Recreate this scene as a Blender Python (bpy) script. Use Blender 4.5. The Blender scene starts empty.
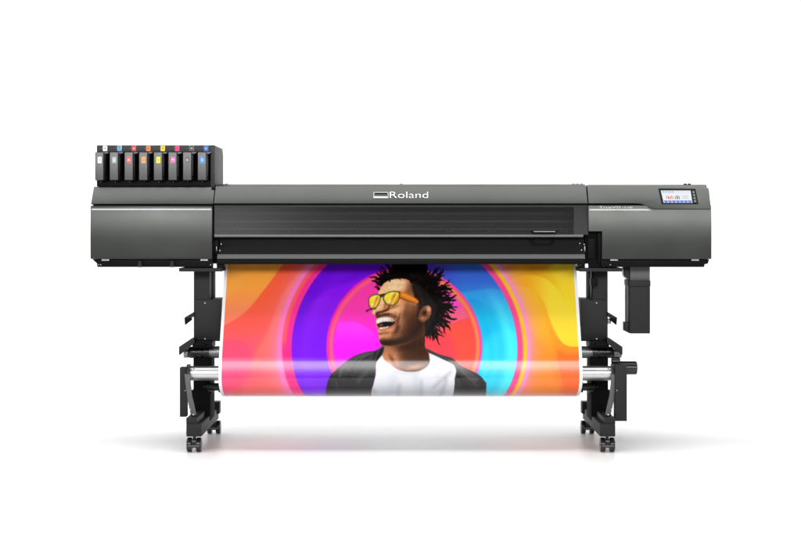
import bpy, bmesh, math, random
import numpy as np
from mathutils import Vector, Matrix
random.seed(7)
R = math.radians
sc = bpy.context.scene
COL = sc.collection

# ------------------------------------------------------------------ camera
D = 7.05            # metres from the lens to the front castors (the Y = 0 plane)
S0 = 0.0045         # metres per photo pixel in that plane
CX, HZ, FLOOR = 400.75, 226.0, 453.0
CZ = (FLOOR - HZ) * S0
cam = bpy.data.cameras.new('camera')
cam.sensor_width = 36
cam.lens = 36 * D / (801 * S0)
cam.shift_y = -(267 - HZ) / 801
cam.clip_end = 200
cam_o = bpy.data.objects.new('camera', cam)
COL.objects.link(cam_o)
cam_o.location = (0, -D, CZ)
cam_o.rotation_euler = (R(90), 0, 0)
sc.camera = cam_o

# ------------------------------------------------------------------ world, lamps, exposure
w = bpy.data.worlds.new('World')
sc.world = w
w.use_nodes = True
bg = w.node_tree.nodes['Background']
bg.inputs[0].default_value = (1, 1, 1, 1)
bg.inputs[1].default_value = 0.14

def area(name, loc, rot, sx, sy, power, spread=180, col=(1, 1, 1)):
    l = bpy.data.lights.new(name, 'AREA')
    l.shape = 'RECTANGLE'
    l.size, l.size_y, l.energy, l.color = sx, sy, power, col
    l.spread = R(spread)
    o = bpy.data.objects.new(name, l)
    COL.objects.link(o)
    o.location = loc
    o.rotation_euler = [R(a) for a in rot]
    return o
area('overhead_softbox', (-0.4, 0.3, 4.6), (0, 0, 0), 8.0, 3.2, 382)
area('front_softbox', (-0.4, -4.5, 1.95), (93, 0, 0), 10.5, 0.8, 150, 110)
area('upper_softbox', (-2.05, -4.2, 3.3), (61, 0, -16), 2.2, 0.9, 19)
area('backdrop_wash_softbox', (0, 2.6, 5.2), (38, 0, 0), 10, 1.4, 50)

sc.view_settings.view_transform = 'Standard'
sc.view_settings.look = 'None'
sc.view_settings.exposure = 0.0
sc.view_settings.gamma = 1.0

# ------------------------------------------------------------------ materials
def lin(c):
    return tuple(((v / 255) / 12.92 if v / 255 <= 0.04045 else ((v / 255 + 0.055) / 1.055) ** 2.4) for v in c)

def mat(name, base, rough=0.5, metal=0.0, spec=0.5, grain=0.0, gscale=900, var=0.06, coat=0.0, emit=0.0):
    m = bpy.data.materials.new(name)
    m.use_nodes = True
    nt = m.node_tree
    b = nt.nodes['Principled BSDF']
    b.inputs['Base Color'].default_value = (*base, 1)
    b.inputs['Roughness'].default_value = rough
    b.inputs['Metallic'].default_value = metal
    b.inputs['Specular IOR Level'].default_value = spec
    b.inputs['Coat Weight'].default_value = coat
    b.inputs['Coat Roughness'].default_value = 0.15
    if emit:
        b.inputs['Base Color'].default_value = (0.01, 0.01, 0.01, 1)
        b.inputs['Emission Color'].default_value = (*base, 1)
        b.inputs['Emission Strength'].default_value = emit
    tc = nt.nodes.new('ShaderNodeTexCoord')
    n = nt.nodes.new('ShaderNodeTexNoise')
    n.inputs['Scale'].default_value = 7
    n.inputs['Detail'].default_value = 6
    nt.links.new(tc.outputs['Object'], n.inputs['Vector'])
    mr = nt.nodes.new('ShaderNodeMapRange')
    mr.inputs['To Min'].default_value = max(0.02, rough - var)
    mr.inputs['To Max'].default_value = min(1, rough + var)
    nt.links.new(n.outputs['Fac'], mr.inputs['Value'])
    nt.links.new(mr.outputs['Result'], b.inputs['Roughness'])
    if grain:
        g = nt.nodes.new('ShaderNodeTexNoise')
        g.inputs['Scale'].default_value = gscale
        g.inputs['Detail'].default_value = 2
        nt.links.new(tc.outputs['Object'], g.inputs['Vector'])
        bp = nt.nodes.new('ShaderNodeBump')
        bp.inputs['Strength'].default_value = grain
        bp.inputs['Distance'].default_value = 0.0006
        nt.links.new(g.outputs['Fac'], bp.inputs['Height'])
        nt.links.new(bp.outputs['Normal'], b.inputs['Normal'])
    return m

M = {}
M['cover'] = mat('charcoal_metallic_paint', (0.0475, 0.0498, 0.0462), 0.30, 0.75, grain=0.10)
M['rail'] = mat('charcoal_metallic_paint_rail', (0.0475, 0.0498, 0.0462), 0.30, 0.75, grain=0.10)
M['highlight'] = mat('silver_edge_highlight', (0.29, 0.29, 0.295), 0.34, 1.0)  # bright metal for the highlight lines drawn along the cover edges
M['black'] = mat('black_plastic', (0.0035, 0.0035, 0.0035), 0.5, spec=0.08, grain=0.1)
M['gloss_black'] = mat('glossy_black_plastic', (0.012, 0.012, 0.012), 0.25, spec=0.5)
M['void'] = mat('matt_black_recess', (0.004, 0.004, 0.004), 0.8, spec=0.1)
M['sheet_metal'] = mat('dark_powder_coated_steel', (0.017, 0.017, 0.0167), 0.55, spec=0.22, grain=0.15)
M['apron'] = mat('dark_grey_apron', (0.011, 0.011, 0.011), 0.42, spec=0.4, grain=0.08)
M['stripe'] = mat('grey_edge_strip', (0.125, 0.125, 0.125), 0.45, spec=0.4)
M['lever'] = mat('mid_grey_steel', (0.10, 0.10, 0.10), 0.45, spec=0.4)
M['silver'] = mat('brushed_aluminium', (0.60, 0.60, 0.61), 0.34, 1.0)
M['alu_grey'] = mat('dull_aluminium', (0.28, 0.285, 0.29), 0.42, 0.8)
M['white'] = mat('white_plastic', (0.8, 0.8, 0.8), 0.4)
M['ink_white'] = mat('white_lettering', (0.85, 0.85, 0.85), 0.5)
M['cart'] = mat('cartridge_plastic', (0.042, 0.042, 0.042), 0.34, spec=0.6, grain=0.08)
M['cart_dark'] = mat('cartridge_handle_plastic', (0.018, 0.018, 0.018), 0.4, spec=0.5)
M['rack'] = mat('rack_plastic', (0.024, 0.025, 0.024), 0.5, spec=0.3, grain=0.12)
M['gantry'] = mat('gantry_aluminium', (0.13, 0.13, 0.13), 0.45, 0.5)
M['gantry_dark'] = mat('gantry_dark_steel', (0.06, 0.06, 0.06), 0.5)

def glass_mat():
    m = bpy.data.materials.new('smoked_acrylic')
    m.use_nodes = True
    nt = m.node_tree
    nt.nodes.remove(nt.nodes['Principled BSDF'])
    out = nt.nodes['Material Output']
    tr = nt.nodes.new('ShaderNodeBsdfTransparent')
    tr.inputs['Color'].default_value = (0.55, 0.55, 0.55, 1)
    gl = nt.nodes.new('ShaderNodeBsdfGlossy')
    gl.inputs['Roughness'].default_value = 0.24
    fr = nt.nodes.new('ShaderNodeFresnel')
    fr.inputs['IOR'].default_value = 1.5
    mx = nt.nodes.new('ShaderNodeMixShader')
    nt.links.new(fr.outputs[0], mx.inputs[0])
    nt.links.new(tr.outputs[0], mx.inputs[1])
    nt.links.new(gl.outputs[0], mx.inputs[2])
    nt.links.new(mx.outputs[0], out.inputs['Surface'])
    return m
M['acrylic'] = glass_mat()

_cols = {}
def flat(rgb, rough=0.45):
    k = tuple(rgb)
    if k not in _cols:
        _cols[k] = mat('printed_colour', lin(rgb), rough)
    return _cols[k]

# ------------------------------------------------------------------ geometry helpers
def sY(Y):
    return S0 * (D + Y) / D
def P(px, py, Y):
    s = sY(Y)
    return Vector(((px - CX) * s, Y, CZ - (py - HZ) * s))

class Plane:
    """A plane given by two (py, Y) points at the middle of the machine and running along X."""
    def __init__(self, a, b):
        p, q = P(CX, *a), P(CX, *b)
        self.o = p
        d = (q - p).normalized()
        self.n = Vector((1, 0, 0)).cross(d).normalized()
        if self.n.y > 0:
            self.n = -self.n
    def at(self, px, py, lift=0.0015):
        c = Vector((0, -D, CZ))
        d = P(px, py, 0) - c
        t = (self.o - c).dot(self.n) / d.dot(self.n)
        return c + d * t + self.n * lift

class MB:
    def __init__(self):
        self.bm = bmesh.new()
        self.mats = []
        self.cur = 0
    def use(self, m):
        if m not in self.mats:
            self.mats.append(m)
        self.cur = self.mats.index(m)
        return self
    def _add(self, verts, faces, bev=0.0, seg=2, smooth=False):
        t = bmesh.new()
        vs = [t.verts.new(v) for v in verts]
        for f in faces:
            t.faces.new([vs[i] for i in f])
        bmesh.ops.recalc_face_normals(t, faces=t.faces)
        if bev:
            es = [e for e in t.edges if len(e.link_faces) == 2 and e.calc_face_angle(0) > 0.35]
            bmesh.ops.bevel(t, geom=es, offset=bev, segments=seg, profile=0.6, affect='EDGES', clamp_overlap=True)
        for f in t.faces:
            f.material_index = self.cur
            f.smooth = smooth
        me = bpy.data.meshes.new('tmp')
        t.to_mesh(me)
        t.free()
        self.bm.from_mesh(me)
        bpy.data.meshes.remove(me)
        return self
    def prism(self, pts, Y0, Y1, bev=0.0, seg=2):
        """Polygon in photo pixels at depth Y0, extruded straight back to Y1."""
        f = [P(x, y, Y0) for x, y in pts]
        n = len(f)
        v = f + [Vector((p.x, Y1, p.z)) for p in f]
        faces = [list(range(n)), list(range(2 * n - 1, n - 1, -1))]
        faces += [[i, (i + 1) % n, n + (i + 1) % n, n + i] for i in range(n)]
        return self._add(v, faces, bev, seg)
    def box(self, x0, x1, y0, y1, Y0, Y1, bev=0.002, seg=2):
        return self.prism([(x0, y0), (x1, y0), (x1, y1), (x0, y1)], Y0, Y1, bev, seg)
    def sweep(self, prof, X0, X1, bev=0.0, seg=2, smooth=False):
        """Closed (Y, Z) profile run along X; X0 / X1 may be callables of (Y, Z)."""
        fx0 = X0 if callable(X0) else (lambda y, z: X0)
        fx1 = X1 if callable(X1) else (lambda y, z: X1)
        n = len(prof)
        v = [Vector((fx0(y, z), y, z)) for y, z in prof] + [Vector((fx1(y, z), y, z)) for y, z in prof]
        faces = [list(range(n)), list(range(2 * n - 1, n - 1, -1))]
        faces += [[i, (i + 1) % n, n + (i + 1) % n, n + i] for i in range(n)]
        return self._add(v, faces, bev, seg, smooth)
    def rod(self, a, b, r, r2=None, n=32, bev=0.0):
        a, b = Vector(a), Vector(b)
        r2 = r if r2 is None else r2
        d = (b - a).normalized()
        u = d.orthogonal().normalized()
        w_ = d.cross(u)
        v, faces = [], []
        for k in range(n):
            t = 2 * math.pi * k / n
            v.append(a + (u * math.cos(t) + w_ * math.sin(t)) * r)
        for k in range(n):
            t = 2 * math.pi * k / n
            v.append(b + (u * math.cos(t) + w_ * math.sin(t)) * r2)
        faces = [list(range(n)), list(range(2 * n - 1, n - 1, -1))]
        faces += [[i, (i + 1) % n, n + (i + 1) % n, n + i] for i in range(n)]
        return self._add(v, faces, bev, 3)
    def xrod(self, px0, px1, py0, py1, Y, bev=0.0, n=40):
        """Cylinder along X whose front silhouette spans these pixels with its axis at depth Y."""
        a, b = P(px0, (py0 + py1) / 2, Y), P(px1, (py0 + py1) / 2, Y)
        return self.rod(a, b, abs(py1 - py0) / 2 * sY(Y), n=n, bev=bev)
    def quad(self, plane, pts, lift=0.0015):
        v = [plane.at(x, y, lift) for x, y in pts]
        return self._add(v, [list(range(len(v)))])
    def slab(self, plane, pts, lift=0.0015, sink=0.004):
        v = [plane.at(x, y, lift) for x, y in pts]
        n = len(v)
        v += [p - plane.n * (sink + lift) for p in v[:n]]
        faces = [list(range(n)), list(range(2 * n - 1, n - 1, -1))]
        faces += [[i, (i + 1) % n, n + (i + 1) % n, n + i] for i in range(n)]
        return self._add(v, faces)
    def build(self, name, parent=None, label=None, smooth_angle=32, origin=None):
        me = bpy.data.meshes.new(name)
        if origin is not None:
            bmesh.ops.translate(self.bm, verts=self.bm.verts, vec=-Vector(origin))
        for f in self.bm.faces:
            f.smooth = True
        for e in self.bm.edges:
            e.smooth = len(e.link_faces) == 2 and e.calc_face_angle(0) < R(smooth_angle)
        self.bm.to_mesh(me)
        self.bm.free()
        for m in self.mats:
            me.materials.append(m)
        o = bpy.data.objects.new(name, me)
        COL.objects.link(o)
        if parent is not None:
            o.parent = parent
            if origin is not None:
                o.location = Vector(origin)
        elif origin is not None:
            o.location = Vector(origin)
        if label:
            o['label'] = label
        return o

def part(name, m, parent, fn, label=None):
    b = MB().use(M[m] if isinstance(m, str) else m)
    fn(b)
    return b.build(name, parent, label)

def text_mesh(b, body, plane, x0, x1, ytop, ybot, lift=0.0022, bold=0.0):
    """Flat lettering laid on a plane so that its box fills these pixels."""
    cu = bpy.data.curves.new('lettering', 'FONT')
    cu.body = body
    cu.offset = bold
    o = bpy.data.objects.new('lettering', cu)
    COL.objects.link(o)
    dg = bpy.context.evaluated_depsgraph_get()
    dg.update()
    me = bpy.data.meshes.new_from_object(o.evaluated_get(dg))
    bpy.data.objects.remove(o)
    xs = [v.co.x for v in me.vertices]
    ys = [v.co.y for v in me.vertices]
    ax, bx_, ay, by = min(xs), max(xs), min(ys), max(ys)
    for v in me.vertices:
        v.co = plane.at(x0 + (v.co.x - ax) / (bx_ - ax) * (x1 - x0),
                        ybot + (v.co.y - ay) / (by - ay) * (ytop - ybot), lift)
    for p in me.polygons:
        p.material_index = b.cur
    b.bm.from_mesh(me)
    bpy.data.meshes.remove(me)

def thing(name, loc, label, cat, group=None):
    o = bpy.data.objects.new(name, None)
    o.empty_display_size = 0.1
    COL.objects.link(o)
    o.location = loc
    o['label'], o['category'] = label, cat
    if group:
        o['group'] = group
    return o

# ------------------------------------------------------------------ setting: one white sweep, floor rising into the backdrop
def build_floor():
    m = bpy.data.materials.new('white_studio_floor')
    m.use_nodes = True
    nt = m.node_tree
    b = nt.nodes['Principled BSDF']
    b.inputs['Base Color'].default_value = (0.88, 0.88, 0.88, 1)
    b.inputs['Specular IOR Level'].default_value = 0.09
    tc = nt.nodes.new('ShaderNodeTexCoord')
    n = nt.nodes.new('ShaderNodeTexNoise')
    n.inputs['Scale'].default_value = 3
    mr = nt.nodes.new('ShaderNodeMapRange')
    mr.inputs['To Min'].default_value = 0.32
    mr.inputs['To Max'].default_value = 0.33
    nt.links.new(tc.outputs['Object'], n.inputs['Vector'])
    nt.links.new(n.outputs['Fac'], mr.inputs['Value'])
    nt.links.new(mr.outputs['Result'], b.inputs['Roughness'])
    prof = [(-9.0, 0.0), (2.2, 0.0)]
    for k in range(1, 25):
        t = math.pi / 2 * k / 24
        prof.append((2.2 + 2.2 * math.sin(t), 2.2 - 2.2 * math.cos(t)))
    prof.append((4.4, 7.0))
    v, f = [], []
    for y, z in prof:
        v += [(-9, y, z), (9, y, z)]
    for i in range(len(prof) - 1):
        f.append((2 * i, 2 * i + 1, 2 * i + 3, 2 * i + 2))
    me = bpy.data.meshes.new('floor')
    me.from_pydata(v, [], f)
    for p in me.polygons:
        p.use_smooth = True
    me.materials.append(m)
    o = bpy.data.objects.new('floor', me)
    COL.objects.link(o)
    o['kind'] = 'structure'
build_floor()

# ------------------------------------------------------------------ the printer
printer = thing('large_format_printer', (0, 0, 0),
                'charcoal wide-format inkjet printer with ink rack and touch screen, on a black wheeled stand',
                'printer')

def YZ(py, Y):
    p = P(CX, py, Y)
    return (p.y, p.z)
def Xa(px, Y):
    return (px - CX) * sY(Y)

UP = Plane((187.0, 0.128), (204.0, 0.062))      # the sloping upper panels
FACE = Plane((207.0, 0.066), (259.0, 0.050))    # the upright front faces
BACK = 0.78

# --- side covers: sloping upper panel, seam, bulging front face
def face_depth(py):
    q = 1 - (py - 205.6) / (259 - 205.6)
    return 0.050 + 0.0136 * q ** 3 - 0.0072 * q
def face_profile():
    pts = []
    for k in range(25):
        t = k / 24
        py = 205.6 + (259 - 205.6) * t
        pts.append(YZ(py, face_depth(py)))
    return pts

def left_top(b):
    prof = [YZ(186.6, 0.140), YZ(187.2, 0.129), YZ(204.0, 0.064), YZ(204.6, 0.070), (BACK, YZ(204.6, 0.07)[1]), (BACK, YZ(186.6, 0.140)[1])]
    b.sweep(prof, Xa(90.9, 0.06), Xa(214.2, 0.10), bev=0.003)
part('upper_panel', 'cover', printer, left_top, 'sloping charcoal panel under the ink rack')
def left_face(b):
    prof = face_profile()
    prof += [(BACK, prof[-1][1]), (BACK, prof[0][1])]
    b.sweep(prof, Xa(90.6, 0.05), Xa(212.4, 0.05), bev=0.004)
lf = part('side_cover', 'cover', printer, left_face, 'plain charcoal end cover below the ink rack')
def left_highlight(b):
    prof = [(0.075, YZ(208.6, .06)[1]), (0.0535, YZ(208.7, .06)[1]), (0.0515, YZ(209.3, .06)[1]), (0.0515, YZ(210.1, .06)[1]), (0.075, YZ(210.3, .06)[1])]
    b.sweep(prof, Xa(92.4, 0.06), Xa(211.6, 0.06))
part('highlight_strip', 'highlight', lf, left_highlight)  # silver strip standing in for light caught by the cover's rounded edge
part('seam_filler', 'void', printer, lambda b: b.sweep([(0.090, YZ(204, .09)[1]), (0.090, YZ(206.4, .09)[1]), (BACK - .01, YZ(206.4, .09)[1]), (BACK - .01, YZ(204, .09)[1])], Xa(92, 0.06), Xa(711, 0.06)))

def right_top(b):
    # outline on the sloping plane: the lower edge steps down towards the touch screen
    low = [(588.9, 203.4), (636, 203.4), (641, 203.9), (646, 205.6), (650, 207.9), (654, 209.0), (711.4, 209.2)]
    up = [(709.2, 189.0), (706.0, 186.2), (587.4, 185.2)]
    pts = [UP.at(x, y, 0) for x, y in low + up]
    n = len(pts)
    back = [p + Vector((0, 0.035, 0)) for p in pts]
    faces = [list(range(n)), list(range(2 * n - 1, n - 1, -1))] + [[i, (i + 1) % n, n + (i + 1) % n, n + i] for i in range(n)]
    b._add(pts + back, faces, 0.003)
    # the top deck behind it
    zt = YZ(184.6, 0.15)[1]
    b.sweep([(0.150, zt - .01), (0.165, zt), (BACK, zt), (BACK, zt - 0.12), (0.165, zt - 0.12)], Xa(588.0, 0.18), Xa(706.0, 0.18), bev=0.004)
part('upper_panel', 'cover', printer, right_top, 'sloping charcoal panel holding the touch screen')

def right_face(b):
    prof = face_profile()
    z_notch = YZ(231.2, face_depth(231.2))[1]
    b.sweep(prof + [(BACK, prof[-1][1]), (BACK, prof[0][1])], Xa(602.4, 0.05), Xa(711.6, 0.05), bev=0.0)
    hi = [p for p in prof if p[1] > z_notch]
    b.sweep(hi + [(face_depth(231.2), z_notch), (BACK, z_notch), (BACK, prof[0][1])], Xa(588.9, 0.05), Xa(602.4, 0.05), bev=0.0)
rf = part('side_cover', 'cover', printer, right_face, 'charcoal end cover below the touch screen, notched beside the window')
def right_highlight(b):
    prof = [(0.075, YZ(208.9, .06)[1]), (0.0535, YZ(209.0, .06)[1]), (0.0515, YZ(209.6, .06)[1]), (0.0515, YZ(210.5, .06)[1]), (0.075, YZ(210.7, .06)[1])]
    b.sweep(prof, Xa(589.6, 0.06), Xa(650.5, 0.06))
part('highlight_strip', 'highlight', rf, right_highlight)  # same drawn-in edge highlight, ending before the touch screen
def model_text(b):
    pl = Plane((205.6, 0.0555), (209, 0.0535))
    text_mesh(b, 'TrueVIS', pl, 599.4, 621.0, 206.2, 208.4, 0.002, 0.0)
    text_mesh(b, 'LG-640', pl, 622.6, 632.6, 206.5, 208.4, 0.002, 0.0)
part('lettering', flat((188, 188, 188)), rf, model_text, 'small white model name in capitals')
# --- touch screen
def panel_frame(b):
    b.slab(UP, [(658.6, 188.6), (695.6, 188.9), (698.6, 204.0), (662.0, 204.0)], 0.002)
cp = part('control_panel', 'black', printer, panel_frame, 'small touch screen in a black bezel')
def screen(b):
    def q(u0, u1, v0, v1, lift=0.0035):
        def m(u, v):
            xl = 660.9 + 3.0 * v
            xr = 690.7 + 1.9 * v
            return (xl + (xr - xl) * u, 191.0 + 12.4 * v)
        b.quad(UP, [m(u0, v0), m(u1, v0), m(u1, v1), m(u0, v1)], lift)
    E = lambda rgb, e=0.95: mat('lit_screen', lin(rgb), 0.4, spec=0.12, emit=e)
    b.use(E((240, 241, 246))); q(0, 1, 0, 1)
    b.use(E((60, 160, 225)))
    for k in range(5):
        q(0.05 + k * .08, 0.10 + k * .08, 0.07, 0.16, 0.004)
    b.use(E((190, 220, 235))); q(0.46, 0.97, 0.10, 0.14, 0.004); q(0.04, 0.96, 0.22, 0.235, 0.004)
    cs = [(190, 190, 195), (225, 60, 40), (235, 80, 40), (240, 130, 30), (245, 205, 40), (225, 60, 150), (40, 40, 45), (50, 120, 220)]
    for k, c in enumerate(cs):
        b.use(E(c)); q(0.12 + k * .062, 0.155 + k * .062, 0.40 + (k % 3) * .04, 0.70, 0.004)
    b.use(E((170, 172, 180))); q(0.68, 0.92, 0.42, 0.45, 0.004); q(0.68, 0.86, 0.52, 0.55, 0.004); q(0.68, 0.9, 0.62, 0.65, 0.004)
    b.use(E((40, 95, 205)))
    for k in range(7):
        q(0.03 + k * .138, 0.145 + k * .138, 0.80, 0.99, 0.004)
    b.use(E((150, 190, 245)))
    for k in range(7):
        q(0.06 + k * .138, 0.11 + k * .138, 0.86, 0.92, 0.0045)
part('screen', 'white', cp, screen)
for k in range(4):
    y = 191.6 + k * 3.0
    x = 692.3 + (y - 191) * 0.17
    part('key', 'lever', cp, lambda b, x=x, y=y: b.slab(UP, [(x, y), (x + 2.2, y), (x + 2.5, y + 2.1), (x + .4, y + 2.1)], 0.004))

# --- centre: top rail, window, apron
def top_rail(b):
    prof = [YZ(184.4, 0.160), YZ(186.2, 0.1315), YZ(203.4, 0.0645), YZ(203.9, 0.070), (0.2, YZ(203.9, 0.07)[1]), (BACK, YZ(203.9, 0.07)[1]), (BACK, YZ(184.0, 0.2)[1]), (0.21, YZ(184.0, 0.2)[1])]
    b.sweep(prof, Xa(215.0, 0.1), Xa(587.0, 0.1), bev=0.0025)
tr = part('front_rail', 'rail', printer, top_rail, 'long sloping charcoal rail with white lettering')
def logo(b):
    text_mesh(b, 'Roland', UP, 390.2, 428.2, 192.0, 198.2, 0.002, -0.014)
    for pts in ([(374.2, 192.3), (388.4, 192.3), (388.4, 192.9), (374.2, 192.9)],
                [(373.8, 196.8), (388.6, 197.0), (388.6, 198.2), (373.8, 198.2)],
                [(373.8, 192.3), (374.3, 192.3), (374.3, 197.0), (373.8, 197.0)],
                [(387.9, 192.9), (388.4, 192.3), (388.8, 196.0), (388.3, 196.8)]):
        b.use(M['ink_white'] if pts[0][1] > 196 else flat((176, 178, 176)))
        b.quad(UP, pts, 0.002)
part('logo', 'ink_white', tr, logo, 'white emblem and lettering')
part('logo_recess', 'void', tr, lambda b: b.quad(UP, [(375, 193.2), (387.4, 193.2), (387.4, 194.0), (375, 194.0)], 0.0025))
for px in (226.5, 401.5, 574, 578, 582, 686, 690):
    part('top_button', 'black', printer, lambda b, px=px: b.box(px - 1.2, px + 1.2, 183.5, 184.8, 0.24, 0.27, 0.001))

WIN = Plane((205.2, 0.085), (236.0, 0.050))
def window_frame(b):
    b.slab(WIN, [(214.6, 205.2), (588.4, 205.2), (588.4, 207.0), (214.6, 207.0)], 0.0, 0.02)
    b.slab(WIN, [(574.0, 207.0), (588.4, 207.0), (588.4, 234.6), (574.0, 234.6)], 0.0, 0.012)
wf = part('window_frame', 'apron', printer, window_frame)
part('window_pane', 'acrylic', wf, lambda b: b.slab(WIN, [(214.6, 207.0), (574.0, 207.0), (574.0, 234.6), (214.6, 234.6)], -0.001, 0.006), 'smoked see-through window')
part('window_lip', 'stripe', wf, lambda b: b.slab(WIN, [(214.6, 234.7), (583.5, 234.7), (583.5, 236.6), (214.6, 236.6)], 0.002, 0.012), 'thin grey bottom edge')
def whandle(b):
    b.slab(WIN, [(530.5, 231.2), (558, 231.2), (555.6, 234.0), (533, 234.0)], 0.006, 0.004)
hd = part('handle', 'void', wf, whandle)
part('handle_edge', 'alu_grey', hd, lambda b: b.slab(WIN, [(533.5, 231.6), (555.5, 231.6), (554.8, 232.4), (534.2, 232.4)], 0.008, 0.001), 'bright metal edge')
for (y0, y1, Y, m) in ((207, 211, 0.26, 'gantry_dark'), (211.4, 215.6, 0.22, 'gantry'), (216, 219.4, 0.24, 'gantry_dark'),
                       (219.8, 223.2, 0.19, 'gantry'), (223.6, 227.4, 0.22, 'gantry_dark'), (227.8, 230.4, 0.20, 'gantry'),
                       (230.8, 237, 0.24, 'gantry_dark')):
    part('guide_rail', m, printer, lambda b: b.box(214, 588, y0, y1, Y, Y + 0.08, 0.002))
if True:
    for px in (235, 239.5, 288, 322, 357.5, 361.5, 447, 450, 453, 489, 492, 495, 561, 564, 567):
        part('window_mark', flat((44, 36, 112)), wf, lambda b, px=px: b.slab(WIN, [(px, 231.1), (px + 0.9, 231.1), (px + 0.9, 231.6), (px, 231.6)], 0.001, 0.0005))
part('inner_back', 'void', printer, lambda b: b.box(213.5, 589, 204, 262, 0.40, 0.44, 0))

def apron(b):
    prof = [YZ(237.6, 0.125), YZ(240.0, 0.118), YZ(246.0, 0.105), YZ(253.7, 0.080), YZ(253.9, 0.2), YZ(237.6, 0.22)]
    b.sweep(prof, Xa(219.5, 0.1), Xa(585.0, 0.1), bev=0.001)
part('apron', 'apron', printer, apron, 'dark curved apron between window and print')
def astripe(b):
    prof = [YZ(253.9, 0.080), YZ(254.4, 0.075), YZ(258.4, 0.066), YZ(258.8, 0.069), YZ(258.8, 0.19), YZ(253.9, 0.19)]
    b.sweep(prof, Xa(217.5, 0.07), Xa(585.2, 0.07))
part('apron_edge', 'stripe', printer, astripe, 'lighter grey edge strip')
part('apron_foot', 'black', printer, lambda b: b.box(217.0, 585.6, 258.9, 264.2, 0.080, 0.17, 0.002))
def handle_reflection(b):  # solid dark shape for the window handle's reflection in the apron
    b.prism([(530, 239.5), (533, 239.5), (535, 243.6), (550, 243.6), (553, 239.5), (556, 239.5), (552, 245.6), (533, 245.6)], 0.1035, 0.14, 0.0003)
part('handle_reflection', 'void', printer, handle_reflection, 'dark grip recess on the apron')
for a in ((212.6, 219.4, 236.2, 264.5, 0.115, 0.40, 0.002), (211.8, 215.4, 187.2, 264.0, 0.118, 0.5, 0.0), (585.4, 602.2, 231.4, 267.4, 0.105, 0.45, 0.002)):
    part('end_bracket', 'void', printer, lambda b, a=a: b.box(*a))
for a in ((588.2, 595.4, 238.4, 258.6, 0.090, 0.12, 0.002), (598.2, 602.0, 232.4, 262.6, 0.085, 0.12, 0.002), (213.6, 218.6, 240.6, 254.0, 0.095, 0.13, 0.002),
          (583.0, 590.5, 264.4, 268.4, 0.10, 0.2, 0.001), (214.0, 222.5, 264.4, 268.4, 0.10, 0.2, 0.001)):
    part('bracket_cover', 'black', printer, lambda b, a=a: b.box(*a))
for x, y in ((221.5, 244), (220.2, 250.6), (580, 243.4), (581.8, 250.0), (584.5, 244.4)):
    part('screw', 'alu_grey', printer, lambda b, x=x, y=y: b.rod(P(x, y, 0.12), P(x, y, 0.086), 0.0028))
for a in ((584.6, 585.4, 246.4, 252.0, 0.088, 0.12, 0.0005), (216.4, 217.1, 246.6, 251.0, 0.088, 0.12, 0.0005)):
    part('pivot_pin', 'alu_grey', printer, lambda b, a=a: b.box(*a))
for a in ((213.4, 216.8, 263.6, 268.0, 0.084, 0.14, 0.001), (585.4, 588.4, 263.6, 267.8, 0.084, 0.14, 0.001)):
    part('paper_clamp', 'white', printer, lambda b, a=a: b.box(*a), 'white clamp end beside the print')

# --- base of the body
def base_l(b):
    b.use(M['black']).prism([(92.4, 259.2), (213, 259.2), (213, 267.0), (97.6, 267.0), (97.0, 263.2)], 0.075, 0.70, 0.002)
bl = part('base_panel', 'black', printer, base_l)
def base_r(b):
    b.prism([(601.5, 259.2), (709.5, 259.2), (708.2, 263.6), (705.0, 264.2), (704.4, 267.0), (601.5, 267.0)], 0.075, 0.70, 0.002)
br = part('base_panel', 'black', printer, base_r)
for par, xs in ((bl, (105.6, 204.4)), (br, (614.4, 695.6))):
    for x in xs:
        part('clip', 'alu_grey', par, lambda b, x=x: b.box(x - 3.8, x + 3.8, 259.3, 260.9, 0.056, 0.09, 0.001))
for x in (140.0, 172.2):
    part('knob', 'gloss_black', bl, lambda b, x=x: (b.rod(P(x, 261.2, 0.063), P(x, 267.2, 0.063), 0.0125, 0.0105, bev=0.002)))
for x in (99, 101, 210.8, 705, 610.6):
    part('screw', 'alu_grey', bl if x < 400 else br, lambda b, x=x: b.rod(P(x, 264.8, 0.09), P(x, 264.8, 0.0735), 0.0025))

# --- ink rack (its cartridges are things of their own)
RK = 0.200
def rack(b):
    b.use(M['void']).box(97.0, 214.4, 151.6, 182.0, RK + 0.075, 0.535, 0)
    b.use(M['rack'])
    b.box(97.0, 214.6, 145.2, 151.6, RK, 0.54, 0.002)             # label strip
    b.use(M['black'])
    b.box(97.0, 214.6, 180.6, 186.4, RK, 0.538, 0.002)             # lower sill
    for k in range(9):
        x = 96.9 + k * 14.55
        b.box(x, x + 1.0, 151.7, 180.5, RK + 0.004, 0.36, 0)
rk = part('ink_rack', 'rack', printer, rack, 'black rack of eight ink bays')
def rack_side(b):
    # end cheek, lower at its rounded rear top corner
    x0, x1 = Xa(210.6, RK), Xa(215.0, RK)
    z = lambda py: YZ(py, RK)[1]
    prof = [(RK - 0.003, z(145.0)), (0.46, z(145.0) - .004), (0.53, z(147.4)), (0.552, z(152.0)), (0.552, z(186.5)), (RK - 0.003, z(186.5))]
    b.sweep(prof, x0, x1, bev=0.004, seg=3)
part('rack_cheek', 'rack', rk, rack_side, 'dark grey end cheek')
part('screw', 'alu_grey', rk, lambda b: b.rod((Xa(215.0, RK) - .001, 0.33, YZ(181.5, RK)[1]), (Xa(215.0, RK) + .002, 0.33, YZ(181.5, RK)[1]), 0.003))
STRIP = Plane((145, RK), (152, RK))
tops = [(240, 240, 240), (170, 205, 235), (205, 45, 45), (225, 120, 45), (245, 205, 20), (225, 45, 120), (62, 62, 62), (45, 105, 200)]
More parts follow.
